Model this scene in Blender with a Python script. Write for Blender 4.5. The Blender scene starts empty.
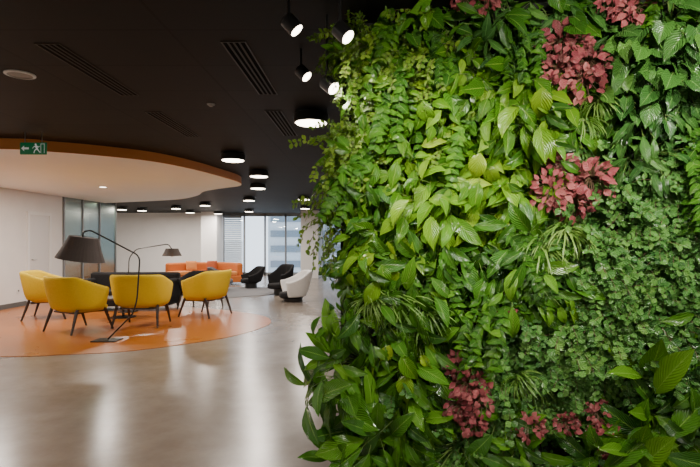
import bpy, math, random
from mathutils import Vector, Matrix
random.seed(7)
C = bpy.context.scene.collection
PI = math.pi
F, CX, CY, H = 500.0, 368.0, 243.0, 1.4
def XW(px, D): return (px-CX)/F*D
def ZW(py, D): return H+(CY-py)/F*D
# ---------------------------------------------------------------- materials
def mat(name, col, rough=.5, metal=0, emit=None, es=0, spec=.5, sheen=0):
    m = bpy.data.materials.new(name); m.use_nodes = True
    b = m.node_tree.nodes['Principled BSDF']
    b.inputs['Base Color'].default_value = (*col, 1); b.inputs['Roughness'].default_value = rough
    b.inputs['Metallic'].default_value = metal; b.inputs['Specular IOR Level'].default_value = spec
    if sheen: b.inputs['Sheen Weight'].default_value = sheen
    if emit: b.inputs['Emission Color'].default_value = (*emit, 1); b.inputs['Emission Strength'].default_value = es
    return m
def noisy(name, c1, c2, scale, rough=.5, bump=0, detail=6, r2=None, spec=.5, stretch=None):
    m = mat(name, c1, rough, spec=spec); nt = m.node_tree; N = nt.nodes; L = nt.links; b = N['Principled BSDF']
    tc = N.new('ShaderNodeTexCoord'); no = N.new('ShaderNodeTexNoise'); no.inputs['Scale'].default_value = scale; no.inputs['Detail'].default_value = detail
    L.new(tc.outputs['Object'], no.inputs['Vector'])
    r = N.new('ShaderNodeValToRGB'); r.color_ramp.elements[0].position = .3; r.color_ramp.elements[1].position = .7
    r.color_ramp.elements[0].color = (*c1, 1); r.color_ramp.elements[1].color = (*c2, 1)
    L.new(no.outputs['Fac'], r.inputs['Fac']); L.new(r.outputs['Color'], b.inputs['Base Color'])
    if r2 is not None:
        mr = N.new('ShaderNodeMapRange'); mr.inputs['To Min'].default_value = rough; mr.inputs['To Max'].default_value = r2
        L.new(no.outputs['Fac'], mr.inputs['Value']); L.new(mr.outputs['Result'], b.inputs['Roughness'])
    if bump:
        bp = N.new('ShaderNodeBump'); bp.inputs['Strength'].default_value = bump; bp.inputs['Distance'].default_value = .01
        L.new(no.outputs['Fac'], bp.inputs['Height']); L.new(bp.outputs['Normal'], b.inputs['Normal'])
    return m
def floor_mat(name, c1, c2, c3, rough):
    m = noisy(name, c1, c2, 1.3, rough, detail=8, r2=rough+.1, spec=.6)
    nt = m.node_tree; N = nt.nodes; L = nt.links; b = N['Principled BSDF']
    tc = N.new('ShaderNodeTexCoord'); no = N.new('ShaderNodeTexNoise'); no.inputs['Scale'].default_value = 5; no.inputs['Detail'].default_value = 10
    no.inputs['Roughness'].default_value = .7
    L.new(tc.outputs['Object'], no.inputs['Vector'])
    r = N.new('ShaderNodeValToRGB'); r.color_ramp.elements[0].position = .4; r.color_ramp.elements[1].position = .72
    L.new(no.outputs['Fac'], r.inputs['Fac'])
    mx = N.new('ShaderNodeMix'); mx.data_type = 'RGBA'; src = b.inputs['Base Color'].links[0].from_socket
    sc = N.new('ShaderNodeMath'); sc.operation = 'MULTIPLY'; sc.inputs[1].default_value = .6
    L.new(r.outputs['Color'], sc.inputs[0]); L.new(sc.outputs[0], mx.inputs[0])
    L.new(src, mx.inputs[6]); mx.inputs[7].default_value = (*c3, 1); L.new(mx.outputs[2], b.inputs['Base Color'])
    return m
def ceiling_mat():
    m = mat('black_ceiling_panels', (.016, .012, .01), .65, spec=.2); nt = m.node_tree; N = nt.nodes; L = nt.links; b = N['Principled BSDF']
    tc = N.new('ShaderNodeTexCoord')
    br = N.new('ShaderNodeTexBrick'); br.inputs['Scale'].default_value = 1; br.inputs['Brick Width'].default_value = 1.22; br.inputs['Row Height'].default_value = .61
    br.offset = 0; br.inputs['Mortar Size'].default_value = .01; br.inputs['Color1'].default_value = (.0125, .0108, .0102, 1); br.inputs['Color2'].default_value = (.0072, .0064, .0062, 1)
    br.inputs['Mortar'].default_value = (.0003, .0003, .0003, 1)
    L.new(tc.outputs['Object'], br.inputs['Vector']); L.new(br.outputs['Color'], b.inputs['Base Color'])
    return m
def leaf_mat(name, cols, vein, rough=.35, trans=.3, veins=9):
    m = bpy.data.materials.new(name); m.use_nodes = True; nt = m.node_tree; N = nt.nodes; L = nt.links; b = N['Principled BSDF']; out = N['Material Output']
    geo = N.new('ShaderNodeNewGeometry'); oi = N.new('ShaderNodeObjectInfo')
    ad = N.new('ShaderNodeMath'); ad.operation = 'MULTIPLY_ADD'; ad.inputs[1].default_value = .62
    m2 = N.new('ShaderNodeMath'); m2.operation = 'MULTIPLY'; m2.inputs[1].default_value = .38
    L.new(oi.outputs['Random'], m2.inputs[0]); L.new(geo.outputs['Random Per Island'], ad.inputs[0]); L.new(m2.outputs[0], ad.inputs[2])
    r = N.new('ShaderNodeValToRGB'); e = r.color_ramp.elements
    e[0].position = 0; e[0].color = (*cols[0], 1); e[1].position = 1; e[1].color = (*cols[-1], 1)
    for i, c in enumerate(cols[1:-1]):
        x = e.new((i+1)/(len(cols)-1)); x.color = (*c, 1)
    L.new(ad.outputs[0], r.inputs['Fac'])
    uv = N.new('ShaderNodeUVMap'); sp = N.new('ShaderNodeSeparateXYZ'); L.new(uv.outputs[0], sp.inputs[0])
    d = N.new('ShaderNodeMath'); d.operation = 'SUBTRACT'; d.inputs[1].default_value = .5; L.new(sp.outputs[0], d.inputs[0])
    a = N.new('ShaderNodeMath'); a.operation = 'ABSOLUTE'; L.new(d.outputs[0], a.inputs[0])
    mid = N.new('ShaderNodeMapRange'); mid.inputs['From Min'].default_value = .012; mid.inputs['From Max'].default_value = .04
    mid.inputs['To Min'].default_value = .8; mid.inputs['To Max'].default_value = 0; L.new(a.outputs[0], mid.inputs['Value'])
    w = N.new('ShaderNodeMath'); w.operation = 'MULTIPLY_ADD'; w.inputs[1].default_value = -.8; L.new(a.outputs[0], w.inputs[0]); L.new(sp.outputs[1], w.inputs[2])
    w2 = N.new('ShaderNodeMath'); w2.operation = 'MULTIPLY'; w2.inputs[1].default_value = veins*6.283; L.new(w.outputs[0], w2.inputs[0])
    w3 = N.new('ShaderNodeMath'); w3.operation = 'SINE'; L.new(w2.outputs[0], w3.inputs[0])
    w4 = N.new('ShaderNodeMapRange'); w4.inputs['From Min'].default_value = .8; w4.inputs['From Max'].default_value = 1; w4.inputs['To Max'].default_value = .18; L.new(w3.outputs[0], w4.inputs['Value'])
    mxm = N.new('ShaderNodeMath'); mxm.operation = 'MAXIMUM'; L.new(mid.outputs[0], mxm.inputs[0]); L.new(w4.outputs[0], mxm.inputs[1])
    mx = N.new('ShaderNodeMix'); mx.data_type = 'RGBA'; L.new(mxm.outputs[0], mx.inputs[0]); L.new(r.outputs['Color'], mx.inputs[6]); mx.inputs[7].default_value = (*vein, 1)
    L.new(mx.outputs[2], b.inputs['Base Color']); b.inputs['Roughness'].default_value = rough
    bp = N.new('ShaderNodeBump'); bp.inputs['Strength'].default_value = .5; bp.inputs['Distance'].default_value = .004; L.new(w3.outputs[0], bp.inputs['Height']); L.new(bp.outputs[0], b.inputs['Normal'])
    tr = N.new('ShaderNodeBsdfTranslucent'); L.new(mx.outputs[2], tr.inputs['Color'])
    ms = N.new('ShaderNodeMixShader'); ms.inputs[0].default_value = trans; L.new(b.outputs[0], ms.inputs[1]); L.new(tr.outputs[0], ms.inputs[2]); L.new(ms.outputs[0], out.inputs[0])
    return m
def glass_mat(name, tint, rough, fac):
    m = bpy.data.materials.new(name); m.use_nodes = True; nt = m.node_tree; N = nt.nodes; L = nt.links; out = N['Material Output']; N.remove(N['Principled BSDF'])
    t = N.new('ShaderNodeBsdfTransparent'); t.inputs[0].default_value = (*tint, 1); g = N.new('ShaderNodeBsdfGlossy'); g.inputs['Roughness'].default_value = rough
    g.inputs['Color'].default_value = (.85, .9, .86, 1)
    x = N.new('ShaderNodeMixShader'); x.inputs[0].default_value = fac; L.new(t.outputs[0], x.inputs[1]); L.new(g.outputs[0], x.inputs[2]); L.new(x.outputs[0], out.inputs[0])
    return m
M = dict(
 floor=floor_mat('polished_concrete', (.19, .155, .126), (.25, .21, .175), (.14, .113, .09), .2),
 orange_floor=floor_mat('orange_floor', (.36, .11, .012), (.40, .125, .016), (.31, .09, .01), .24),
 ceil=ceiling_mat(), white=noisy('warm_white_plaster', (.74, .71, .69), (.78, .75, .73), 3, .7),
 white2=noisy('white_plaster', (.76, .75, .74), (.8, .79, .78), 3, .7),
 soffit=noisy('white_soffit', (.90, .90, .89), (.92, .92, .91), 2, .6), orange=noisy('orange_fascia', (.66, .24, .05), (.70, .26, .06), 4, .5),
 base=mat('grey_baseboard', (.1, .095, .09), .4), door=mat('white_door', (.66, .63, .61), .4), steel=mat('brushed_steel', (.5, .5, .5), .3, 1),
 black=mat('black_metal', (.01, .01, .01), .35), blackfab=noisy('black_fabric', (.006, .006, .007), (.012, .011, .012), 60, .85, .3, spec=.3),
 greyfab=noisy('grey_fabric', (.09, .09, .1), (.13, .13, .14), 60, .85, .3), leg=noisy('dark_wood', (.02, .012, .008), (.035, .02, .013), 20, .4),
 yellow=noisy('yellow_wool', (.56, .39, .004), (.66, .47, .008), 70, .85, .4), orangefab=noisy('orange_wool', (.50, .13, .02), (.58, .16, .03), 60, .8, .3),
 peach=noisy('light_orange_wool', (.60, .21, .05), (.66, .25, .07), 60, .8, .3), rust=noisy('rust_wool', (.36, .07, .02), (.42, .09, .025), 60, .8, .3), whitefab=noisy('white_leather', (.75, .74, .72), (.8, .79, .77), 20, .4),
 shade=noisy('dark_lampshade', (.045, .034, .03), (.06, .046, .04), 80, .8, .2),
 frame=mat('window_frame_grey', (.2, .21, .22), .4), blind=mat('pale_blind_slat', (.42, .47, .52), .5), rug=noisy('grey_rug', (.13, .13, .14), (.2, .2, .21), 40, .95, .4),
 lamp=mat('lamp_glow', (1, 1, 1), .5, emit=(1, .86, .68), es=14), sign=mat('exit_green', (.0, .16, .045), .4, emit=(0, .3, .1), es=.1), signw=mat('exit_white', (.8, .85, .8), .4, emit=(1, 1, 1), es=.15),
 felt=noisy('planting_felt', (.006, .008, .005), (.014, .016, .01), 30, .95, .5), stem=mat('plant_stem', (.10, .17, .03), .5), stemb=mat('brown_stem', (.10, .06, .03), .6),
 glass=glass_mat('window_glass', (.95, .98, 1), .02, .06), frost=glass_mat('tinted_partition_glass', (.50, .58, .53), .2, .25), plastic=mat('white_plastic', (.75, .75, .73), .4),
 wood=noisy('walnut_table', (.03, .02, .012), (.05, .03, .02), 12, .35),
 grille=mat('grille', (.3, .28, .26), .6), ventp=mat('vent_paint', (.022, .02, .018), .5), ventd=mat('vent_dark', (.0005, .0005, .0005), .9, spec=.1), ventb=mat('vent_blade', (.016, .014, .013), .6),
)
# ---------------------------------------------------------------- mesh helper
class MB:
    def __init__(s): s.v = []; s.f = []; s.uv = []
    def face(s, idx, uv=None):
        s.f.append(tuple(idx)); s.uv.append(uv or [(0, 0)]*len(idx))
    def box(s, x0, x1, y0, y1, z0, z1):
        n = len(s.v); s.v += [(x, y, z) for z in (z0, z1) for y in (y0, y1) for x in (x0, x1)]
        for q in ((0, 2, 3, 1), (4, 5, 7, 6), (0, 1, 5, 4), (2, 6, 7, 3), (0, 4, 6, 2), (1, 3, 7, 5)): s.face([n+i for i in q])
        return s
    def tube(s, pts, radii, seg=12, cap=True):
        pts = [Vector(p) for p in pts]
        if not hasattr(radii, '__len__'): radii = [radii]*len(pts)
        n0 = len(s.v); ref = None
        for i, p in enumerate(pts):
            t = (pts[min(i+1, len(pts)-1)]-pts[max(i-1, 0)]).normalized()
            if ref is None: ref = Vector((1, 0, 0)) if abs(t.x) < .8 else Vector((0, 1, 0))
            a = (ref-t*ref.dot(t)).normalized(); ref = a; b = t.cross(a)
            for k in range(seg):
                an = 2*PI*k/seg; s.v.append(tuple(p+(a*math.cos(an)+b*math.sin(an))*radii[i]))
        for i in range(len(pts)-1):
            for k in range(seg):
                k2 = (k+1) % seg; s.face((n0+i*seg+k, n0+i*seg+k2, n0+(i+1)*seg+k2, n0+(i+1)*seg+k))
        if cap:
            s.face([n0+k for k in range(seg)][::-1]); s.face([n0+(len(pts)-1)*seg+k for k in range(seg)])
        return s
    def lathe(s, prof, seg=32, c=(0, 0, 0), caps=True):
        n0 = len(s.v)
        for r, z in prof:
            for k in range(seg):
                a = 2*PI*k/seg; s.v.append((c[0]+r*math.cos(a), c[1]+r*math.sin(a), c[2]+z))
        for i in range(len(prof)-1):
            for k in range(seg):
                k2 = (k+1) % seg; s.face((n0+i*seg+k, n0+i*seg+k2, n0+(i+1)*seg+k2, n0+(i+1)*seg+k))
        if caps:
            s.face([n0+k for k in range(seg)][::-1]); s.face([n0+(len(prof)-1)*seg+k for k in range(seg)])
        return s
    def prism(s, pts, z0, z1):
        n = len(s.v); k = len(pts)
        s.v += [(p[0], p[1], z0) for p in pts]+[(p[0], p[1], z1) for p in pts]
        s.face([n+i for i in range(k)][::-1]); s.face([n+k+i for i in range(k)])
        for i in range(k): j = (i+1) % k; s.face((n+i, n+j, n+k+j, n+k+i))
        return s
    def arc(s, r0, r1, a0, a1, z0, z1, n=24):
        k0 = len(s.v)
        for i in range(n+1):
            a = math.radians(a0+(a1-a0)*i/n)
            for r, z in ((r0, z0), (r1, z0), (r1, z1), (r0, z1)): s.v.append((r*math.cos(a), r*math.sin(a), z))
        for i in range(n):
            for j in range(4):
                j2 = (j+1) % 4; s.face((k0+i*4+j, k0+i*4+j2, k0+(i+1)*4+j2, k0+(i+1)*4+j))
        s.face((k0+3, k0+2, k0+1, k0)); s.face([k0+n*4+j for j in range(4)])
        return s
    def mesh(s, name, m, smooth=False):
        me = bpy.data.meshes.new(name); me.from_pydata(s.v, [], s.f); me.materials.append(m)
        u = me.uv_layers.new(name='UVMap'); i = 0
        for q in s.uv:
            for c in q: u.data[i].uv = c; i += 1
        if smooth: me.polygons.foreach_set('use_smooth', [True]*len(me.polygons))
        me.update(); return me
def obj(name, mb, m, parent=None, bevel=0, smooth=False, subsurf=0, solid=0, seg=3, loc=None):
    me = mb.mesh(name, m, smooth or bevel > 0); o = bpy.data.objects.new(name, me); C.objects.link(o)
    if solid: x = o.modifiers.new('s', 'SOLIDIFY'); x.thickness = solid; x.offset = 0
    if bevel:
        x = o.modifiers.new('b', 'BEVEL'); x.width = bevel; x.segments = seg; x.limit_method = 'ANGLE'; x.harden_normals = True
    if subsurf: x = o.modifiers.new('u', 'SUBSURF'); x.levels = subsurf; x.render_levels = subsurf
    if parent: o.parent = parent
    if loc: o.location = loc
    return o
def tag(o, label, cat, group=None, kind=None):
    o['label'] = label; o['category'] = cat
    if group: o['group'] = group
    if kind: o['kind'] = kind
    return o
def thing(name, label, cat, loc=(0, 0, 0), rz=0, group=None):
    o = bpy.data.objects.new(name, None); o.empty_display_size = .1; C.objects.link(o); o.location = loc; o.rotation_euler = (0, 0, rz)
    return tag(o, label, cat, group)
def struct(name, mb, m, label=None, cat=None, **k):
    o = obj(name, mb, m, **k); o['kind'] = 'structure'
    if label: o['label'] = label; o['category'] = cat
    return o
def dup(o, loc=None, rz=None, label=None, parent=None):
    c = o.copy(); C.objects.link(c)
    if parent: c.parent = parent
    if loc is not None: c.location = loc
    if rz is not None: c.rotation_euler = (0, 0, rz)
    if label: c['label'] = label
    for ch in list(o.children): dup(ch, parent=c)
    return c
# ================================================================= THE SETTING
CZ = 2.7
struct('floor', MB().box(-12.2, 6.2, -5.2, 24, -.2, 0), M['floor'], 'polished brown concrete floor', 'floor')
struct('ceiling', MB().box(-12.2, 6.2, -5.2, 22.2, CZ, CZ+.2), M['ceil'], 'black panelled ceiling', 'ceiling')
inlay = [(-7.62, 6.1), (-4.5, 6.14), (-3.85, 6.25), (-3.18, 6.42), (-2.58, 6.86), (-2.06, 7.45), (-1.77, 8.2), (-1.72, 8.86), (-2.03, 9.6), (-2.84, 10.3), (-3.9, 10.9), (-5.8, 11.7), (-7.62, 12.3)]
def smooth_poly(p, n=5):
    out = []
    P = [Vector((x, y)) for x, y in p]
    for i in range(len(P)-1):
        a, b, c, d = P[max(i-1, 0)], P[i], P[i+1], P[min(i+2, len(P)-1)]
        for k in range(n):
            t = k/n; out.append(.5*((2*b)+(c-a)*t+(2*a-5*b+4*c-d)*t*t+(3*b-a-3*c+d)*t**3))
    out.append(P[-1]); return [(q.x, q.y) for q in out]
struct('floor.001', MB().prism(smooth_poly(inlay), 0, .006), M['orange_floor'], 'glossy orange curved floor area under the yellow armchairs', 'floor')
sof = [(-7.68, 6.0), (-4.56, 6.2), (-4.07, 6.38), (-3.6, 6.66), (-3.1, 7.12), (-2.8, 7.8), (-2.6, 8.7), (-2.48, 9.6), (-2.62, 10.2), (-3.1, 10.65), (-3.7, 11.3), (-4.2, 12.3), (-5.0, 13.3), (-6.06, 13.9), (-7.68, 14.6)]
so = struct('ceiling.001', MB().prism(smooth_poly(sof), 2.565, CZ), M['soffit'], 'lowered white ceiling panel with curved orange edge', 'ceiling')
so.data.materials.append(M['orange'])
for p in so.data.polygons:
    if abs(p.normal.z) < .5: p.material_index = 1
WX = -7.7
struct('wall_left', MB().box(WX-.15, WX, -5, 12.6, 0, CZ), M['white'], 'warm white plaster wall', 'wall')
struct('baseboard_left', MB().box(WX, WX+.02, -5, 11.25, 0, .1).box(WX, WX+.02, 12.1, 12.6, 0, .1), M['base'], 'low dark grey baseboard along the white wall', 'baseboard')
struct('wall_far_left', MB().box(-12.2, -12, 12, 21.7, 0, CZ), M['white2'])
struct('wall_corner', MB().box(-12.2, WX-.15, 12.45, 12.6, 0, CZ), M['white2'])
struct('wall_far', MB().box(-12, -6.9, 21.5, 21.7, 0, CZ), M['white2'], 'white wall at the far end', 'wall')
struct('wall_far.001', MB().box(-6.95, -6.3, 20.8, 21.9, 0, CZ), M['white2'], 'white pier beside the far windows', 'wall')
struct('wall_far.002', MB().box(-2.68, -1.98, 19.9, 21.9, 0, CZ), M['white2'], 'white pier between the far windows and the plant wall', 'wall')
struct('wall_right', MB().box(6, 6.2, -5, 22, 0, CZ), M['white2'])
struct('wall_back', MB().box(-7.7, 6.2, -5.2, -5, 0, CZ), M['white2'])
d = struct('door_1', MB().box(WX+.001, WX+.03, 11.33, 12.03, .01, 2.05), M['door'], 'white flush door in the left wall', 'door')
obj('door_frame', MB().box(WX, WX+.045, 11.26, 11.33, 0, 2.12).box(WX, WX+.045, 12.03, 12.1, 0, 2.12).box(WX, WX+.045, 11.33, 12.03, 2.05, 2.12), M['white2'], d)
obj('door_handle', MB().tube([(WX+.03, 11.4, 1.02), (WX+.07, 11.4, 1.02), (WX+.07, 11.52, 1.02)], .01, 8), M['steel'], d)
w = struct('window_1', MB().box(WX-.01, WX+.01, 12.65, 15.2, .08, 2.62), M['frost'], 'tinted floor-to-ceiling glass partition with thin dark frames', 'glass partition')
f = MB()
for y in (12.62, 13.45, 14.3, 15.2): f.box(WX-.03, WX+.03, y, y+.05, 0, CZ)
f.box(WX-.03, WX+.03, 12.62, 15.25, 0, .08); f.box(WX-.03, WX+.03, 12.62, 15.25, 2.62, CZ)
obj('window_frame', f, M['frame'], w)
def window(name, x0, x1, n, Y, lab):
    w = struct(name, MB().box(x0, x1, Y+.02, Y+.03, .1, 2.6), M['glass'], lab, 'window')
    f = MB(); st = (x1-x0)/n
    for i in range(n+1): f.box(x0+i*st-.035, x0+i*st+.035, Y-.03, Y+.07, 0, CZ)
    f.box(x0, x1, Y-.03, Y+.07, 0, .12); f.box(x0, x1, Y-.03, Y+.07, 2.56, CZ)
    obj('window_frame', f, M['frame'], w); return w
window('window_2', -6.3, -2.68, 4, 21.8, 'tall far windows with slim grey mullions')
window('window_3', -1.98, 6, 8, 21.8, 'tall windows running behind the plant wall')
def blind(x0, x1, z0, lab, tilt):
    b = thing('window_blind', lab, 'blind', ((x0+x1)/2, 21.68, 0), 0, 'venetian blinds')
    h = (x1-x0)/2; s = MB(); z = 2.5
    while z > z0:
        n = len(s.v); s.v += [(-h, -.03, z-tilt), (h, -.03, z-tilt), (h, .03, z+tilt), (-h, .03, z+tilt)]; s.face((n, n+1, n+2, n+3)); z -= .09
    obj('slats', s, M['blind'], b); obj('headrail', MB().box(-h, h, -.03, .03, 2.52, 2.57), M['frame'], b)
    obj('bottom_rail', MB().box(-h, h, -.025, .025, z0-.03, z0), M['frame'], b)
blind(-6.22, -5.48, .15, 'lowered venetian blind in the leftmost far window', .034)
blind(-1.9, -1.05, .9, 'lowered venetian blind just beside the plant wall', .03)
# outside
fm = noisy('outside_cladding', (.38, .42, .46), (.43, .47, .51), 2, .6); gm = mat('outside_glazing', (.14, .18, .22), .2)
bl = thing('office_building', 'pale office building with horizontal window bands seen through the far windows', 'building', (0, 38, -6))
obj('wall', MB().box(-7.6, 10, 0, 8, -6, 13), fm, bl)
for k in range(9): obj('window_band', MB().box(-7.4, 9.5, -.06, 0, 2.1+k*1.15, 2.6+k*1.15), gm, bl)
obj('ledge', MB().box(-7.7, 10.1, -.35, 0, 12.6, 13), M['white2'], bl)
bl2 = thing('office_building', 'bright low building block farther behind the pale office building', 'building', (-16, 46, -6))
obj('wall', MB().box(-9, 3, 0, 6, -6, 7.6), M['white2'], bl2)
for k in range(3): obj('window_band', MB().box(-8.5, 2.5, -.06, 0, 1.2+k*2.2, 2.2+k*2.2), fm, bl2)
# ================================================================= CEILING FITTINGS
def area(loc, power, size, col=(1, .9, .8), rot=(0, 0, 0), spread=PI):
    l = bpy.data.lights.new('lamp_light', 'AREA'); l.shape = 'DISK'; l.size = size; l.energy = power; l.color = col; l.spread = spread
    o = bpy.data.objects.new('lamp_light', l); C.objects.link(o); o.location = loc; o.rotation_euler = rot; return o
def make_drum():
    t = thing('ceiling_light', 'x', 'ceiling light', (0, 0, CZ), 0, 'round drum ceiling lights')
    obj('mount', MB().lathe([(.06, -.02), (.06, 0)], 20), M['black'], t, smooth=False)
    obj('housing', MB().lathe([(.165, -.112), (.17, -.107), (.17, -.025), (.155, -.018), (.05, -.016)], 36), M['black'], t)
    obj('diffuser', MB().lathe([(.11, -.124), (.145, -.12), (.155, -.112)], 36), M['lamp'], t)
    return t
drums = [(311, 124, 'largest round drum ceiling light, nearest to the plant wall'), (233, 161, 'round drum light near the tip of the orange ceiling edge'),
 (259, 177, 'round drum light third in size, right of the orange ceiling tip'), (258, 189, 'round drum light just beyond the third largest one'), (249, 201, 'small round light above the far windows centre'),
 (304, 200, 'small round light close to the plants, above the white pier'), (205, 206, 'small round light behind the rear of the white lowered ceiling'), (176, 209, 'small round light over the orange sofa'),
 (249, 212, 'tiny round light closest to the far windows'), (218, 214, 'tiny round light by the white pier at the left of the windows'), (190, 213, 'tiny round light in front of the far white wall'),
 (142, 211, 'tiny round light above the middle of the far white wall'), (305, 209, 'tiny round light in front of the pier right of the windows'), (122, 210, 'tiny round light at the left end of the far white wall')]
drum = make_drum()
for i, (px, py, lb) in enumerate(drums):
    D = 590/(CY-py); loc = (XW(px, D), D, CZ)
    if i == 0: o = drum; o.location = loc; o['label'] = lb
    else: o = dup(drum, loc, 0, lb)
    area((loc[0], loc[1], CZ-.14), 38 if i == 0 else 50, .28)
for k, (x, y) in enumerate(((-3, 1.2), (-3, -2), (.5, -2.2), (3.5, 0), (-5.8, 3.2), (3.5, 8), (3, 14), (-10, 16))):  # extra drums out of view, added to fill the room with light
    dup(drum, (x, y, CZ), 0, 'round drum ceiling light added out of view for fill light'); area((x, y, CZ-.14), 80 if k == 4 else 52, .28)
def make_rec():
    t = thing('recessed_light', 'x', 'ceiling light', (0, 0, 2.565), 0, 'recessed lights in the lowered ceiling')
    obj('trim_ring', MB().lathe([(.07, -.008), (.085, -.004), (.085, .01), (.0701, .01)], 28, caps=False), M['steel'], t)
    obj('lens', MB().lathe([(.068, -.004), (.07, .002)], 24), M['lamp'], t); return t
rec = make_rec()
for i, (px, py, lb) in enumerate([(95, 203.5, 'recessed spotlight at the rear of the white lowered ceiling'), (103, 187, 'recessed spotlight in the middle of the white lowered ceiling')]):
    D = 582/(CY-py); loc = (XW(px, D), D, 2.565)
    if i == 0: o = rec; o.location = loc; o['label'] = lb
    else: dup(rec, loc, 0, lb)
    area((loc[0], loc[1], 2.53), 75, .3)
area((-6.2, 8.2, 2.53), 85, .3)  # extra recessed lamp out of view, added to brighten the soffit area
dup(rec, (-6.2, 8.2, 2.565), 0, 'added unseen recessed spotlight in the lowered ceiling close to the left wall')
def make_vent():
    t = thing('ceiling_vent', 'x', 'air vent', (0, 0, CZ), 0, 'linear ceiling vents')
    obj('vent_frame', MB().box(-.082, -.073, 0, 1.15, -.006, 0).box(.073, .082, 0, 1.15, -.006, 0).box(-.073, .073, 0, .008, -.006, 0).box(-.073, .073, 1.142, 1.15, -.006, 0), M['ventp'], t)
    obj('slot_backing', MB().box(-.073, .073, .008, 1.142, -.002, 0), M['ventd'], t)
    for x in (-.037, 0, .037): obj('blade', MB().box(x-.007, x+.007, .008, 1.142, -.005, -.002), M['ventb'], t)
    return t
vent = make_vent()
for i, (x, y, lb) in enumerate([(-2.09, 3.25, 'black slotted ceiling vent at the upper left, nearest of the left pair'), (-.87, 3.22, 'black slotted ceiling vent left of the track spotlights'), (-2.13, 4.95, 'black slotted ceiling vent just before the orange ceiling edge'), (-.935, 4.9, 'black slotted ceiling vent next to the largest drum light')]):
    if i == 0: vent.location = (x, y, CZ); vent['label'] = lb
    else: dup(vent, (x, y, CZ), 0, lb)
t = thing('ceiling_speaker', 'flat white round ceiling speaker at the upper left', 'speaker', (XW(20, 3.85), 3.85, CZ))
obj('ring', MB().lathe([(.085, -.012), (.105, -.008), (.105, 0), (.0851, 0)], 32, caps=False), M['plastic'], t); obj('grille', MB().lathe([(.084, -.008), (.085, 0)], 32), M['grille'], t)
t = thing('smoke_detector', 'small white smoke detector between the ceiling vents', 'smoke detector', (XW(211, 650/139), 650/139, CZ))
obj('base', MB().lathe([(.034, -.01), (.038, 0)], 24), M['grille'], t); obj('sensor', MB().lathe([(.014, -.024), (.022, -.018), (.026, -.01)], 20), M['grille'], t)
def make_spot():
    t = thing('track_spotlight', 'x', 'spotlight', (0, 0, 0), 0, 'adjustable spotlights by the plant wall')
    obj('body', MB().lathe([(.038, -.06), (.042, -.058), (.042, .015), (.028, .025)], 28), M['black'], t)
    obj('lens', MB().lathe([(.035, -.063), (.037, -.059)], 24), M['lamp'], t)
    return t
spot0 = make_spot()
for i, (px, py, D, aim, lb) in enumerate([(289, 22, 2.6, (.45, 2.6, 1.6), 'lit black spotlight highest and farthest left of the four by the plants'), (301, 71, 3.35, (.45, 3.1, 1.6), 'lit black spotlight second from left below the highest one'),
        (327, 83, 2.85, (.7, 2.3, 1.4), 'lit black spotlight nearest the trailing leaves, lowest of the four'), (340, 30, 2.5, (.7, 2.2, 1.6), 'lit black spotlight half hidden by the topmost leaves')]):
    loc = Vector((XW(px, D), D, ZW(py, D)))
    o = spot0 if i == 0 else dup(spot0)
    o.location = loc; o['label'] = lb; dr = (Vector(aim)-loc).normalized(); o.rotation_euler = dr.to_track_quat('-Z', 'Y').to_euler()
    for ch in list(o.children):
        if ch.name.startswith('stem'): bpy.data.objects.remove(ch)
    up = obj('stem', MB().tube([(0, 0, 0), (0, 0, CZ-loc.z)], .008, 10), M['black'])
    up.parent = o; up.rotation_mode = 'QUATERNION'; up.rotation_quaternion = dr.to_track_quat('-Z', 'Y').inverted()
    l = bpy.data.lights.new('spot_light', 'SPOT'); l.energy = 16; l.spot_size = 1.3; l.spot_blend = .7; l.shadow_soft_size = .04; l.color = (1, .9, .72)
    lo = bpy.data.objects.new('spot_light', l); C.objects.link(lo); lo.location = loc+dr*.09; lo.rotation_euler = o.rotation_euler
for (x, y, z, aim, e, ss) in [(-.1, 1.5, 2.6, (.36, 2.75, 1.75), 135, .95), (1.7, .9, 2.6, (1.3, 2.6, 1.8), 150, 1.35), (.1, 1.0, 2.6, (.25, 2.8, .75), 120, 1.05), (1.2, 1.0, 2.6, (1.15, 2.5, .85), 150, 1.35), (.7, .5, 2.55, (.8, 2.8, 2.15), 150, 1.35)]:  # unseen spots: first follows the bright patch, others added to brighten the plants
    loc = Vector((x, y, z)); dr = (Vector(aim)-loc).normalized(); o = dup(spot0); o.location = loc; o.rotation_euler = dr.to_track_quat('-Z', 'Y').to_euler()
    for ch in list(o.children):
        if ch.name.startswith('stem'): bpy.data.objects.remove(ch)
    up = obj('stem', MB().tube([(0, 0, 0), (0, 0, CZ-loc.z)], .008, 10), M['black']); up.parent = o; up.rotation_mode = 'QUATERNION'; up.rotation_quaternion = dr.to_track_quat('-Z', 'Y').inverted()
    o['label'] = 'unseen black spotlight put above the viewer to light the plant wall'
    l = bpy.data.lights.new('spot_light', 'SPOT'); l.energy = e; l.spot_size = ss; l.spot_blend = .9; l.shadow_soft_size = .03; l.color = (1, .94, .82)
    lo = bpy.data.objects.new('spot_light', l); C.objects.link(lo); lo.location = loc+dr*.09; lo.rotation_euler = o.rotation_euler
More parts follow.
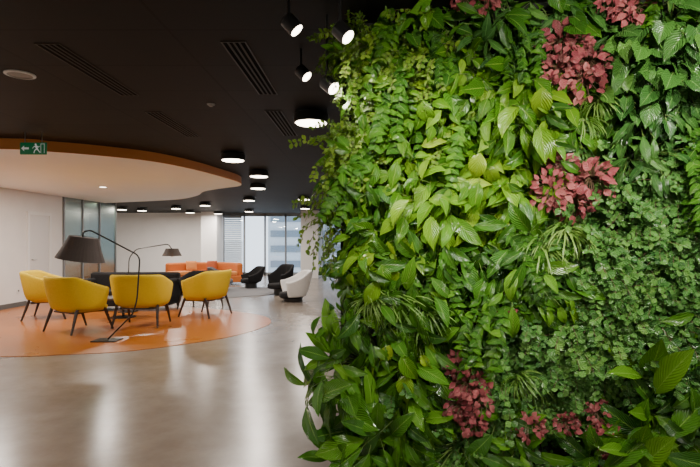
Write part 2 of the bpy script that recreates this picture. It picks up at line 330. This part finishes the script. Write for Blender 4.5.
# exit sign
D = 5.85; t = thing('exit_sign', 'green hanging exit sign with white running figure and arrow', 'exit sign', (XW(33.5, D), D, 2.505))
obj('panel', MB().box(-.152, .152, -.012, .012, -.07, .07), M['sign'], t, bevel=.004)
for x in (-.1, .1): obj('hanger', MB().tube([(x, 0, .07), (x, 0, CZ-2.505)], .005, 8), M['steel'], t)
s = MB()
def flat(s, pts, y=-.014):
    n = len(s.v); s.v += [(p[0], y, p[1]) for p in pts]; s.face([n+i for i in range(len(pts))])
def limb(s, a, b, w):
    a = Vector(a); b = Vector(b); d = (b-a).normalized(); q = Vector((-d.y, d.x))*w/2; flat(s, [a-q, b-q, b+q, a+q])
flat(s, [(-.135, .0), (-.1, .034), (-.1, .012), (-.045, .012), (-.045, -.012), (-.1, -.012), (-.1, -.034)])
obj('arrow', s, M['signw'], t)
s = MB(); limb(s, (.095, -.055), (.095, .055), .006); limb(s, (.135, -.055), (.135, .055), .006); limb(s, (.095, .052), (.135, .052), .006); obj('door_symbol', s, M['signw'], t)
s = MB(); cx, cz = .034, .046
flat(s, [(cx+.012*math.cos(a*PI/6), cz+.012*math.sin(a*PI/6)) for a in range(12)])
limb(s, (.038, .033), (.05, -.008), .024); limb(s, (.05, -.006), (.024, -.022), .013); limb(s, (.024, -.022), (.014, -.055), .012); limb(s, (.052, -.006), (.07, -.03), .013); limb(s, (.07, -.03), (.086, -.05), .011)
limb(s, (.036, .03), (.01, .016), .01); limb(s, (.01, .016), (-.004, -.002), .008); limb(s, (.044, .028), (.068, .014), .01); limb(s, (.068, .014), (.08, .026), .008)
obj('running_figure', s, M['signw'], t)
t = thing('wall_socket', 'small white wall socket low on the left wall', 'socket', (WX, 11.0, .35)); obj('plate', MB().box(0, .012, -.045, .045, -.045, .045), M['plastic'], t, bevel=.003)
obj('outlet', MB().lathe([(.02, 0), (.02, .004)], 16), M['base'], t).matrix_local = Matrix.Translation((.012, 0, 0)) @ Matrix.Rotation(PI/2, 4, 'Y')
# ================================================================= FURNITURE
def sup(th, a, b, e=2.6):
    c, s_ = math.cos(th), math.sin(th)
    return a*abs(s_)**(2/e)*(1 if s_ >= 0 else -1), -b*abs(c)**(2/e)*(1 if c >= 0 else -1)
def tub(name, label, cat, fab, legm, w=.46, dp=.40, zt=.84, za=.60, zb=.34, legs=True, thick=.055, group=None, th_max=122, low=.78, inner=None, kk=(.38, .5), ch=.11, pw=.7):
    t = thing(name, label, cat, (0, 0, 0), 0, group)
    sh = MB(); nt, nh = 26, 7
    for j in range(nh+1):
        v = j/nh
        for i in range(nt+1):
            th = math.radians(-th_max+2*th_max*i/nt); a = abs(th)/math.radians(th_max)
            k = min(1, max(0, (a-kk[0])/kk[1])); k = k*k*(3-2*k); top = zt+(za-zt)*k
            z = zb+(top-zb)*v; sc = low+(1-low)*(v**pw)
            x, y = sup(th, w*sc, dp*sc); y -= .05*v*(1-k); sh.v.append((x, y, z))
    for j in range(nh):
        for i in range(nt):
            a = j*(nt+1)+i; sh.face((a, a+1, a+nt+2, a+nt+1))
    o = obj('shell', sh, fab, t, smooth=True, solid=thick, subsurf=1)
    def cushion(a, b, z0, z1, fy=0):
        m = MB(); n = 28; rings = [(.9, z0), (1, z0+.03), (1, z1-.04), (.93, z1-.008), (.6, z1+.008)]
        for sc, z in rings:
            for i in range(n):
                x, y = sup(2*PI*i/n, a*sc, b*sc, 3); m.v.append((x, y+fy, z))
        for j in range(len(rings)-1):
            for i in range(n): i2 = (i+1) % n; m.face((j*n+i, j*n+i2, (j+1)*n+i2, (j+1)*n+i))
        m.face(list(range(n))[::-1]); m.face([(len(rings)-1)*n+i for i in range(n)]); return m
    obj('seat', cushion(w*low, dp*(low+.04), zb-.03, zb+ch, .04), inner or fab, t, smooth=True)
    if legs:
        obj('seat_frame', MB().tube([(-w*.6, -dp*.6, zb-.04), (w*.6, -dp*.6, zb-.04), (w*.6, dp*.75, zb-.04), (-w*.6, dp*.75, zb-.04), (-w*.6, -dp*.6, zb-.04)], .016, 8), legm, t)
        for sx in (-1, 1):
            obj('leg', MB().tube([(sx*w*.74, -dp*.62, zb+.02), (sx*w*.72, -dp*.66, zb-.03), (sx*w*.80, -dp*.92, 0)], [.02, .026, .015], 10), legm, t)
            obj('leg', MB().tube([(sx*w*.74, dp*.50, zb+.02), (sx*w*.72, dp*.6, zb-.03), (sx*w*.77, dp*.9, 0)], [.02, .026, .015], 10), legm, t)
    else:
        obj('base', MB().lathe([(w*.5, .0), (w*.55, .02), (w*.55, zb-.03)], 28), legm, t)
    return t
fl = .006
y0 = tub('armchair', 'yellow armchair seen from behind, second from left, left of the lamp pole', 'armchair', M['yellow'], M['leg'], group='yellow armchairs', zt=.88, za=.70, zb=.35, low=.80, w=.455, dp=.38, thick=.052, kk=(.42, .54), ch=.07, pw=.5)
y0.location = (-4.62, 8.0, fl); y0.rotation_euler.z = math.radians(-28)
dup(y0, (-3.83, 8.5, fl), math.radians(4), 'yellow armchair seen from straight behind, between the lamp pole and the side-facing chair')
dup(y0, (-3.14, 9.65, fl), math.radians(72), 'rightmost yellow armchair, turned sideways to the left')
dup(y0, (-5.95, 9.35, fl), math.radians(-72), 'leftmost yellow armchair, partly hidden behind another yellow chair')
def sofa(name, label, W, Dp, fab, loc, rz, seats=2, hb=.76, hs=.42, ha=.6):
    t = thing(name, label, 'sofa', loc, rz)
    obj('base', MB().box(-W/2, W/2, -Dp/2, Dp/2, .1, hs-.12), fab, t, bevel=.03)
    obj('backrest', MB().box(-W/2, W/2, -Dp/2, -Dp/2+.18, .12, hb), fab, t, bevel=.06)
    for sx in (-1, 1): obj('armrest', MB().box(min(sx*W/2, sx*(W/2-.14)), max(sx*W/2, sx*(W/2-.14)), -Dp/2, Dp/2, .12, ha), fab, t, bevel=.05)
    sw = (W-.3)/seats
    for i in range(seats): obj('seat_cushion', MB().box(-W/2+.15+i*sw+.005, -W/2+.15+(i+1)*sw-.005, -Dp/2+.17, Dp/2-.01, hs-.12, hs), fab, t, bevel=.04)
    for sx in (-1, 1):
        for sy in (-1, 1): obj('leg', MB().tube([(sx*(W/2-.08), sy*(Dp/2-.08), .11), (sx*(W/2-.06), sy*(Dp/2-.06), 0)], [.02, .013], 10), M['leg'], t)
    return t
sofa('sofa', 'black two-seat sofa behind the yellow armchairs', 1.9, .8, M['blackfab'], (-5.05, 10.6, fl), math.radians(182), 2, hb=.76, ha=.64)
b0 = tub('armchair', 'black armchair behind the rightmost pair of yellow armchairs', 'armchair', M['blackfab'], M['leg'], w=.44, dp=.38, zt=.78, za=.64, group=None)
b0.location = (-3.62, 10.8, fl); b0.rotation_euler.z = math.radians(170)
t = thing('coffee_table', 'low round dark wooden table between the yellow armchairs', 'table', (-4.6, 9.4, fl))
obj('tabletop', MB().lathe([(.36, .36), (.38, .37), (.38, .385), (.37, .39)], 36), M['wood'], t)
obj('stem', MB().tube([(0, 0, .02), (0, 0, .36)], .025, 14), M['black'], t); obj('base', MB().lathe([(.22, 0), (.22, .012), (.03, .025)], 32), M['black'], t)
def lamp(label, D, pts, base, sc, sr, shade_c, tilt, rod):
    bx_, by_ = XW(base[0], D), D
    t = thing('floor_lamp', label, 'floor lamp', (bx_, by_, fl), 0, None)
    P = [(XW(a, D)-bx_, 0, ZW(b, D)-fl) for a, b in pts]; P = [Vector((p[0], 0, max(p[2], .02))) for p in P]
    obj('base', MB().box(-.17*sc, .17*sc, -.13*sc, .13*sc, 0, .016), M['black'], t, bevel=.004)
    fine = [P[0]]
    for i in range(1, len(P)-1):
        a, b, c = P[i-1], P[i], P[i+1]; r = min(.09, (b-a).length*.4, (c-b).length*.4)
        p0 = b+(a-b).normalized()*r; p1 = b+(c-b).normalized()*r
        for k in range(6): u = k/5; fine.append(p0*(1-u)**2+b*2*u*(1-u)+p1*u*u)
    fine.append(P[-1])
    obj('pole', MB().tube(fine, rod, 10), M['black'], t, smooth=True)
    r0, r1, hh = sr
    s = obj('lamp_shade', MB().lathe([(r1, 0), (r1*.55+r0*.45, -hh*.5), (r0, -hh), (r0-.008, -hh), (r1*.55+r0*.45-.008, -hh*.5), (r1-.008, -.004), (.02, -.004)], 40, caps=False), M['shade'], t, smooth=False)
    s.location = (XW(shade_c[0], D)-bx_, 0, ZW(shade_c[1], D)-fl); s.rotation_euler = (0, math.radians(tilt), 0)
    obj('bulb', MB().lathe([(.012, -.06), (.035, -.1), (.04, -.13), (.025, -.165), (.005, -.17)], 16), M['plastic'], s, smooth=True)
    return t
lamp('tall black floor lamp with bent pole arching over the yellow chairs, large dark conical shade', 7.14, [(108, 339), (133, 314), (137, 300), (140, 256), (90, 230), (83, 232), (83, 238)], (107, 341), 1, (.32, .19, .33), (84, 237), 9, .011)
lamp('smaller black arc floor lamp beyond the black seating, small dark shade', 10.1, [(128, 311), (128, 290), (129, 258), (136, 249), (168, 244), (172, 249)], (128, 312), .9, (.19, .12, .15), (172, 248.5), 0, .01)
# far lounge: low curved sofa
t = thing('sofa', 'low curved orange sofa by the far windows', 'sofa', (-5.6, 16.5, 0))
obj('base', MB().arc(.75, 1.4, 12, 168, .08, .3, 36), M['orangefab'], t, bevel=.03)
obj('backrest', MB().arc(1.25, 1.45, 22, 158, .12, .72, 36), M['orangefab'], t, bevel=.08, seg=4)
for a in (14, 66, 118): obj('seat_cushion', MB().arc(.72, 1.25, a, a+48, .3, .44, 14), M['peach'], t, bevel=.05, seg=4)
for a in (20, 90, 160): obj('leg', MB().tube([(.85*math.cos(math.radians(a)), .85*math.sin(math.radians(a)), .1), (.85*math.cos(math.radians(a)), .85*math.sin(math.radians(a)), 0)], .02, 8), M['leg'], t)
def cushion(label, fab, loc, rz, tilt=-.3, s=.4):
    m = MB(); n = 10
    for side in (1, -1):
        for j in range(n+1):
            for i in range(n+1):
                u, v = i/n*2-1, j/n*2-1; z = side*.075*(max(0, 1-u**4)*max(0, 1-v**4))**.5
                m.v.append((u*s/2, z, v*s/2))
    k = (n+1)**2
    for sd in (0, 1):
        for j in range(n):
            for i in range(n):
                a = sd*k+j*(n+1)+i; q = (a, a+1, a+n+2, a+n+1); m.face(q if sd else q[::-1])
    o = obj('cushion', m, fab, smooth=True); o.location = loc; o.rotation_euler = (tilt, 0, rz); return tag(o, label, 'cushion')
cushion('light orange square cushion at the left of the curved orange sofa', M['peach'], (-6.15, 17.42, .6), .45, s=.36)
cushion('rust red square cushion in the middle of the curved orange sofa', M['rust'], (-5.5, 17.6, .6), 0, s=.36)
rg = tag(obj('rug', MB().lathe([(1.5, 0), (1.5, .012), (1.48, .016)], 56), M['rug']), 'round grey rug in front of the orange sofa', 'rug'); rg.location = (-3.9, 14.3, 0)
g = tub('armchair', 'low grey armchair on the round rug beside the orange sofa', 'armchair', M['greyfab'], M['black'], w=.34, dp=.34, zt=.68, za=.5, zb=.22, legs=False); g.location = (-4.3, 14.7, .016); g.rotation_euler.z = math.radians(-75)
g = tub('armchair', 'black low armchair in front of the far windows', 'armchair', M['blackfab'], M['black'], w=.33, dp=.36, zt=.68, za=.42, zb=.2, legs=False, low=.7); g.location = (-3.6, 15.4, .0); g.rotation_euler.z = math.radians(125)
g = tub('armchair', 'black rounded armchair just behind the white one', 'armchair', M['blackfab'], M['black'], w=.29, dp=.32, zt=.82, za=.56, zb=.2, legs=False, low=.85); g.location = (-2.4, 13.6, 0); g.rotation_euler.z = math.radians(140)
g = tub('armchair', 'white bucket armchair closest to the plant wall', 'armchair', M['whitefab'], M['black'], w=.42, dp=.40, zt=.74, za=.50, zb=.12, legs=False, low=.66, inner=M['blackfab'], pw=.7); g.location = (-1.8, 12.0, 0); g.rotation_euler.z = math.radians(110)
t = thing('side_table', 'small white round side table before the orange sofa', 'table', (-5.5, 16.2, 0))
obj('tabletop', MB().lathe([(.25, .36), (.26, .37), (.25, .38)], 28), M['plastic'], t); obj('stem', MB().tube([(0, 0, 0), (0, 0, .36)], .02, 10), M['plastic'], t); obj('base', MB().lathe([(.17, 0), (.17, .01), (.03, .02)], 28), M['plastic'], t)
# ================================================================= LIVING WALL
A = Vector((-.165, 3.0, 0)); B = Vector((2.35, 2.32, 0)); U = (B-A).normalized(); LEN = (B-A).length
NRM = Vector((U.y, -U.x, 0))
UP = Vector((0, 0, 1))
ww = struct('wall_plants', MB().box(0, LEN, 0, .22, 0, CZ), M['felt'], 'black felt-covered wall carrying the plants', 'wall')
ww.matrix_world = Matrix(((U.x, -NRM.x, 0, A.x), (U.y, -NRM.y, 0, A.y), (0, 0, 1, 0), (0, 0, 0, 1)))
tr_ = struct('trim_1', MB().box(0, LEN, -.1, 0, 0, .1), M['black'], 'black base trim under the plants', 'trim'); tr_.matrix_world = ww.matrix_world.copy()
PROF = dict(ovate=[(0, .06), (.12, .6), (.3, 1), (.5, .92), (.7, .6), (.85, .27), (1, 0)], lance=[(0, .06), (.15, .5), (.35, .93), (.55, 1), (.75, .7), (.9, .3), (1, 0)],
 strap=[(0, .7), (.2, 1), (.6, .9), (.85, .5), (1, 0)], round=[(0, .12), (.15, .75), (.4, 1), (.7, .85), (.9, .45), (1, 0)], heart=[(0, .6), (.1, .92), (.25, 1), (.5, .8), (.75, .42), (.9, .14), (1, 0)])
def prof(sh, t):
    p = PROF[sh]
    for (a, b), (c, d) in zip(p, p[1:]):
        if t <= c: return b+(d-b)*(t-a)/(c-a)
    return 0
def leaf(mb, base, T, N, L, W, sh, droop, fold, nseg, ncol):
    T = T.normalized(); S = T.cross(N).normalized(); N = S.cross(T).normalized(); pos = Vector(base); n0 = len(mb.v)
    cols = [-1, 0, 1] if ncol == 3 else [-1, -.5, 0, .5, 1]; ph = random.random()*6
    for i in range(nseg+1):
        t = i/nseg; an = droop*t; dT = T*math.cos(an)-N*math.sin(an); dN = N*math.cos(an)+T*math.sin(an)
        if i: pos = pos+dT*(L/nseg)
        w = W/2*prof(sh, t)
        for c in cols:
            p = pos+S*(c*w)+dN*(abs(c)*w*fold*(1 if abs(c) > .6 else 1.35)+(math.sin(t*9+ph+c)*w*.1 if abs(c) > .6 else 0))
            if sh == 'heart': p = p-dT*(abs(c)*L*.2*max(0, 1-t*3))
            mb.v.append(tuple(p))
    k = len(cols)
    for i in range(nseg):
        for j in range(k-1):
            a = n0+i*k+j; u0, u1 = j/(k-1), (j+1)/(k-1); v0, v1 = i/nseg, (i+1)/nseg
            mb.face((a, a+1, a+k+1, a+k), [(u0, v0), (u1, v0), (u1, v1), (u0, v1)])
R = random.uniform
def rosette(n, foot, depth, L, W, sh, droop, fold, nseg=6, ncol=5, down=.6, rad=.7, jit=.45, nj=.9):
    lf, st = MB(), MB()
    for i in range(n):
        a = R(0, 2*PI); r = foot*math.sqrt(R(0, 1)); ra = Vector((math.cos(a), math.sin(a), 0))
        base = ra*r+Vector((0, 0, depth*R(.1, 1)**1.2*(1-.35*(r/foot)**2)))
        T = ra*rad+Vector((R(-jit, jit), -down+R(-jit, jit), R(-.1, .7)))
        N = Vector((R(-nj, nj), .35+R(-.7, .7), 1))
        l = R(*L); leaf(lf, base, T, N, l, l*W*R(.85, 1.15), sh, R(*droop), fold*R(.5, 1.5), nseg, ncol)
        mid = base*.5+Vector((0, .02, .02)); st.tube([(0, 0, -.02), mid, base+T.normalized()*l*.02], [.003, .0026, .002], 4, False)
    return lf, st
def trailing(n, nodes, spread, step, L, W, sh, out=.08, grav=.35, nseg=3, ncol=3):
    lf, st = MB(), MB()
    for i in range(n):
        a = R(0, 2*PI); p = Vector((R(-.06, .06), R(-.06, .06), R(0, .03))); v = Vector((math.cos(a)*spread, math.sin(a)*spread, R(.3, 1.7)*out/.08)); path = [p.copy()]
        for k in range(nodes):
            v = v.normalized()+Vector((R(-.3, .3), R(-.3, .2)-grav*.35, R(-.3, .16))); v.z = max(v.z, -.25); v.normalize(); p = p+v*step
            if p.z < .01: p.z = .01
            path.append(p.copy())
            for sd in (-1, 1):
                T = v.cross(Vector((0, 0, 1)))*sd+v*.4+Vector((R(-.4, .4), R(-.6, .2), R(0, .5)))
                leaf(lf, p, T, Vector((R(-.8, .8), R(-.2, .9), 1)), R(*L), R(*L)*W, sh, R(.1, .6), .15, nseg, ncol)
        st.tube(path, .0012, 4, False)
    return lf, st
def spider(n, L, W):
    lf, st = MB(), MB()
    for i in range(n):
        a = R(0, 2*PI); T = Vector((math.cos(a)*R(.5, 1), math.sin(a)*.6+.45, R(.4, 1.0))); N = Vector((-T.x*.4, .9, .2))
        leaf(lf, Vector((R(-.02, .02), R(-.02, .02), 0)), T, N, R(*L), W*R(.8, 1.2), 'strap', R(1.2, 2.5), .3, 9, 3)
    st.lathe([(.018, 0), (.022, .02), (.012, .04)], 8); return lf, st
LM = dict(
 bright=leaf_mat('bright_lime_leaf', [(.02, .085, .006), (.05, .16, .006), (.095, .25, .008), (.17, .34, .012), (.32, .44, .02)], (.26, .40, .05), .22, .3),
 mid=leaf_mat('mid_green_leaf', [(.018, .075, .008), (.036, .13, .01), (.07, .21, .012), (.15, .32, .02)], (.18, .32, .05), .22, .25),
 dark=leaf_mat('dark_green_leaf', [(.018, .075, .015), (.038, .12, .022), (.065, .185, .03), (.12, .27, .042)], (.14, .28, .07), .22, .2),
 big=leaf_mat('broad_glossy_leaf', [(.018, .08, .01), (.04, .14, .012), (.075, .22, .012), (.16, .34, .02)], (.2, .38, .06), .17, .2, 12),
 creep=leaf_mat('small_creeper_leaf', [(.025, .10, .022), (.052, .165, .030), (.09, .24, .042), (.16, .34, .06)], (.16, .3, .08), .33, .25, 3),
 olive=leaf_mat('olive_leaflet', [(.05, .12, .008), (.09, .20, .01), (.15, .28, .015), (.24, .37, .03)], (.24, .38, .08), .42, .35, 3),
 red=leaf_mat('red_veined_leaf', [(.12, .03, .03), (.26, .045, .06), (.38, .09, .10), (.46, .16, .15)], (.2, .12, .07), .4, .2, 5),
 stripe=leaf_mat('striped_strap_leaf', [(.05, .15, .015), (.10, .23, .03), (.19, .33, .06), (.31, .44, .14)], (.38, .5, .2), .35, .3, 0),
)
SP = {}
def species(key, name, lm, sm, gen, desc, nv=6):
    vs = []
    for _ in range(nv):
        lf, st = gen(); vs.append((lf.mesh('leaves', LM[lm], True), st.mesh('stems', M[sm], True)))
    SP[key] = (name, vs, desc)
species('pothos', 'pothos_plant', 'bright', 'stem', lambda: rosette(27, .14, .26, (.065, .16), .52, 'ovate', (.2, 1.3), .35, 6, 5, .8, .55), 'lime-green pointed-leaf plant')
species('lily', 'peace_lily', 'mid', 'stem', lambda: rosette(24, .14, .25, (.08, .18), .38, 'lance', (.3, 1.3), .35), 'mid-green long-leaved plant')
species('darklily', 'peace_lily', 'dark', 'stem', lambda: rosette(25, .14, .24, (.11, .20), .28, 'lance', (.3, 1.4), .3), 'dark long-leaved plant')
species('broad', 'philodendron_plant', 'big', 'stem', lambda: rosette(11, .10, .24, (.15, .28), .38, 'lance', (.2, 1.0), .25, 8, 5, .45, .9), 'broad glossy-leaved plant')
species('heart', 'heartleaf_plant', 'dark', 'stem', lambda: rosette(25, .14, .2, (.07, .12), .82, 'heart', (.1, .8), .2, 6, 5, .8, .4, .4, .75), 'dark heart-leaved plant')
species('heartmid', 'heartleaf_plant', 'mid', 'stem', lambda: rosette(25, .14, .19, (.06, .11), .78, 'heart', (.1, .8), .2, 6, 5, .8, .5), 'mid-green heart-leaved plant')
species('red', 'nerve_plant', 'red', 'stemb', lambda: rosette(52, .09, .14, (.034, .066), .74, 'ovate', (.1, .9), .25, 4, 3, .3, .9, .5, .9), 'dusty red small-leaved plant')
species('creeper', 'creeping_fig', 'creep', 'stemb', lambda: trailing(20, 8, .9, .027, (.022, .042), .84, 'round', .1), 'small-leaved green creeper')
species('olive', 'maidenhair_plant', 'olive', 'stemb', lambda: trailing(17, 11, .9, .024, (.02, .036), .72, 'round', .12, .3), 'olive trailing plant')
species('spider', 'spider_plant', 'stripe', 'stem', lambda: spider(50, (.14, .26), .009), 'striped grassy plant')
species('vine', 'trailing_vine', 'mid', 'stem', lambda: trailing(6, 13, .5, .034, (.035, .062), .75, 'heart', .16, 1.0, 5), 'hanging vine')
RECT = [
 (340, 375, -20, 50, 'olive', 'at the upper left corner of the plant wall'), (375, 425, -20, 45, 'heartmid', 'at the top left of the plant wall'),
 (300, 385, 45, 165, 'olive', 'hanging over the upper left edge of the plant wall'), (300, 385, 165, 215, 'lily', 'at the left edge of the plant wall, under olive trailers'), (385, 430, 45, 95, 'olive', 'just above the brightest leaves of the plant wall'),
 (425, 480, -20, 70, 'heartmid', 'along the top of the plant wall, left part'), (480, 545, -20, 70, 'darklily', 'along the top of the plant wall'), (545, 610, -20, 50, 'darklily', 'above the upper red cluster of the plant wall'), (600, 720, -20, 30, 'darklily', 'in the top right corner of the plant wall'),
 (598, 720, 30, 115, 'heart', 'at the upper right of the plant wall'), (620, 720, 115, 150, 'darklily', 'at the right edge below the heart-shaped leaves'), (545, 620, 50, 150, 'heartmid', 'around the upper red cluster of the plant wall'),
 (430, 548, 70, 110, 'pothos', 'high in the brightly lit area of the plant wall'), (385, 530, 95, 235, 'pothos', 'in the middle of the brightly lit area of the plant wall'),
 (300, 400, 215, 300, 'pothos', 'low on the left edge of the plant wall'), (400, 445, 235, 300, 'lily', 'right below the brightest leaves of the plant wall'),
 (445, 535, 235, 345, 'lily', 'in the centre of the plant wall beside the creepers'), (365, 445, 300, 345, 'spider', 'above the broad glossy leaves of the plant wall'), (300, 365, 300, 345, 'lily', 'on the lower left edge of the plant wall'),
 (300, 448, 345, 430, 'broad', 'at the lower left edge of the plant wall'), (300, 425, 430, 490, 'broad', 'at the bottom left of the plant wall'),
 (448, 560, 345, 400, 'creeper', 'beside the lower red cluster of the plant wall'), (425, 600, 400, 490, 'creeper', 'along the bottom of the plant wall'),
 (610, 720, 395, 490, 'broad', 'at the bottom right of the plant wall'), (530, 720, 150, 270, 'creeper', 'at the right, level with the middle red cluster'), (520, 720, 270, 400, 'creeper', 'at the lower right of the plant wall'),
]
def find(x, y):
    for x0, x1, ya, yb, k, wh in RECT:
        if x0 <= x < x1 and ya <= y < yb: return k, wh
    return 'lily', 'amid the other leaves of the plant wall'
def plant(key, p, label, u, sc=1, group=None, lean=.6):
    name, vs, desc = SP[key]; lm_, sm_ = random.choice(vs)
    o = thing(name, label, 'plant', p, 0, group or ('plants: '+label))
    yaw = R(-.4, .4)
    if key == 'red': yaw *= .5
    if u < .14: yaw -= R(-.1, lean)
    s = (R(.9, 1.15) if key == 'red' else R(.75, 1.25))*sc
    if u < .14 and key != 'broad': s *= .85
    n = (NRM*math.cos(yaw)+U*math.sin(yaw)); r = UP.cross(n)
    o.matrix_world = Matrix.Translation(p) @ Matrix((r, UP, n)).transposed().to_4x4() @ Matrix.Rotation(R(-.5, .5), 4, 'Z') @ Matrix.Scale(s, 4)
    for nm, me in (('leaves', lm_), ('stems', sm_)):
        c = bpy.data.objects.new(nm, me); C.objects.link(c); c.parent = o
REDS = [(558, 50), (582, 84), (570, 68), (615, 8), (468, 0), (560, 168), (592, 182), (565, 205), (460, 368), (468, 392), (470, 415), (509, 318), (532, 425), (566, 422), (598, 415)]
step = .142; nu = int(2.12/step)+1; nvv = int(2.62/step)+1; cnt = 0
for j in range(nvv+1):
    for i in range(nu+1):
        u = .10+i*step+(step/2 if j % 2 else 0)+R(-.045, .045); v = .13+j*step+R(-.045, .045)
        if v > 2.66: continue
        dep = R(.0, .07); p = A+U*u+UP*v+NRM*dep; q = p+NRM*.12
        px = CX+F*q.x/q.y; py = CY-F*(q.z-H)/q.y
        if px > 725: continue
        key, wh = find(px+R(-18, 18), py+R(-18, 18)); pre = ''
        if random.random() < .15:
            k2, _ = find(px+R(-100, 100), py+R(-80, 80))
            if k2 != key: key = k2; _, wh = find(px, py); pre = 'lone '
        near = min(math.hypot(px-a, py-b) for a, b in REDS)
        if near < 26: p = p-NRM*dep
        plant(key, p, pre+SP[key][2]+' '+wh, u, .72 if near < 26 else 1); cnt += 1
def at_px(px, py, out):
    d = Vector(((px-CX)/F, 1, (CY-py)/F)); o = Vector((0, 0, H)); A2 = A+NRM*out
    t = (A2-o).dot(NRM)/d.dot(NRM); return o+d*t
EX = [
 ('red', 'dusty red plant of the upper red cluster, left of the dark heart-shaped leaves', [(558, 50), (582, 86), (556, 76), (588, 66), (572, 48)], .85, .15),
 ('red', 'dusty red plant at the very top right of the plant wall', [(612, 4), (630, 14)], .75, .16),
 ('red', 'dusty red plant at the top edge of the plant wall above the dark long leaves', [(465, 0), (486, 2)], .6, .16),
 ('red', 'dusty red plant of the middle red cluster, above the small-leaved creepers', [(560, 168), (594, 180), (572, 203), (552, 192)], .85, .15),
 ('red', 'dusty red plant of the tall lower cluster right of the broad glossy leaves', [(458, 364), (470, 384), (462, 406), (480, 396), (472, 420)], .72, .18),
 ('red', 'single small dusty red plant in the centre above the lower red cluster', [(509, 318)], .55, .18),
 ('red', 'small dusty red plant low down among the bottom creepers', [(532, 425), (566, 422), (597, 410), (604, 434), (614, 460)], .6, .16),
 ('spider', 'striped grassy plant hanging forward left of centre, above the broad leaves', [(400, 304), (373, 300), (428, 314)], .95, .18),
 ('spider', 'striped grassy plant beside the upper red cluster', [(600, 102), (582, 122)], .75, .15),
 ('spider', 'striped grassy plant beside the middle red cluster at the edge of the creepers', [(540, 248), (565, 232)], .75, .16),
 ('spider', 'striped grassy plant at the lower middle beside the small red plants', [(520, 378)], .7, .16),
 ('broad', 'large broad-leaved plant reaching out at the lower left edge', [(335, 378), (395, 368), (372, 430), (335, 396), (340, 360)], 1.05, .09),
 ('broad', 'broad-leaved plant reaching out just left of the lower red cluster', [(435, 340)], .75, .08),
 ('broad', 'broad-leaved plant reaching out at the bottom right over the creepers', [(650, 412), (630, 440), (690, 445)], .95, .12),
 ('pothos', 'lime-green plant reaching out of the lit area at the left', [(382, 258), (366, 275), (380, 200)], 1.0, .07),
 ('olive', 'olive plant trailing out at the upper left edge towards the spotlights', [(350, 60), (336, 165), (340, 142), (356, 30), (330, 185), (336, 225), (330, 150)], 1.1, .07),
 ('heart', 'heart-leaved plant standing forward at the upper right of the plant wall', [(640, 55), (675, 80), (650, 95), (690, 50), (625, 100), (665, 40)], 1.0, .12),
 ('vine', 'hanging vine trailing over the lit left part of the plant wall', [(405, 60), (370, 150), (440, 40), (395, 20), (470, 120)], 1, .12),
 ('vine', 'hanging vine trailing over the right part of the plant wall', [(690, 140), (520, 30), (650, 0)], 1, .12),
 ('vine', 'hanging vine trailing over the lower middle of the plant wall', [(440, 240), (490, 290), (515, 235)], 1, .12),
]
for key, lb, pts, sc, out in EX:
    for (px, py) in pts:
        p = at_px(px, py, out)
        if p.x < A.x+.02: k = A.x+.02-p.x; p = p+U*(k/U.x)
        plant(key, p, lb, (p-A).dot(U), sc); cnt += 1
print('plants', cnt)
# ================================================================= WORLD, CAMERA
w = bpy.data.worlds.new('World'); bpy.context.scene.world = w; w.use_nodes = True
w.node_tree.nodes['Background'].inputs[0].default_value = (.82, .9, 1, 1); w.node_tree.nodes['Background'].inputs[1].default_value = 2.9
cam = bpy.data.cameras.new('Camera'); co = bpy.data.objects.new('Camera', cam); C.objects.link(co)
cam.sensor_width = 36; cam.lens = 36*F/700; cam.shift_x = (350-CX)/700; cam.shift_y = (CY-233.5)/700; cam.clip_end = 200
co.location = (0, 0, H); co.rotation_euler = (PI/2, 0, 0)
bpy.context.scene.camera = co
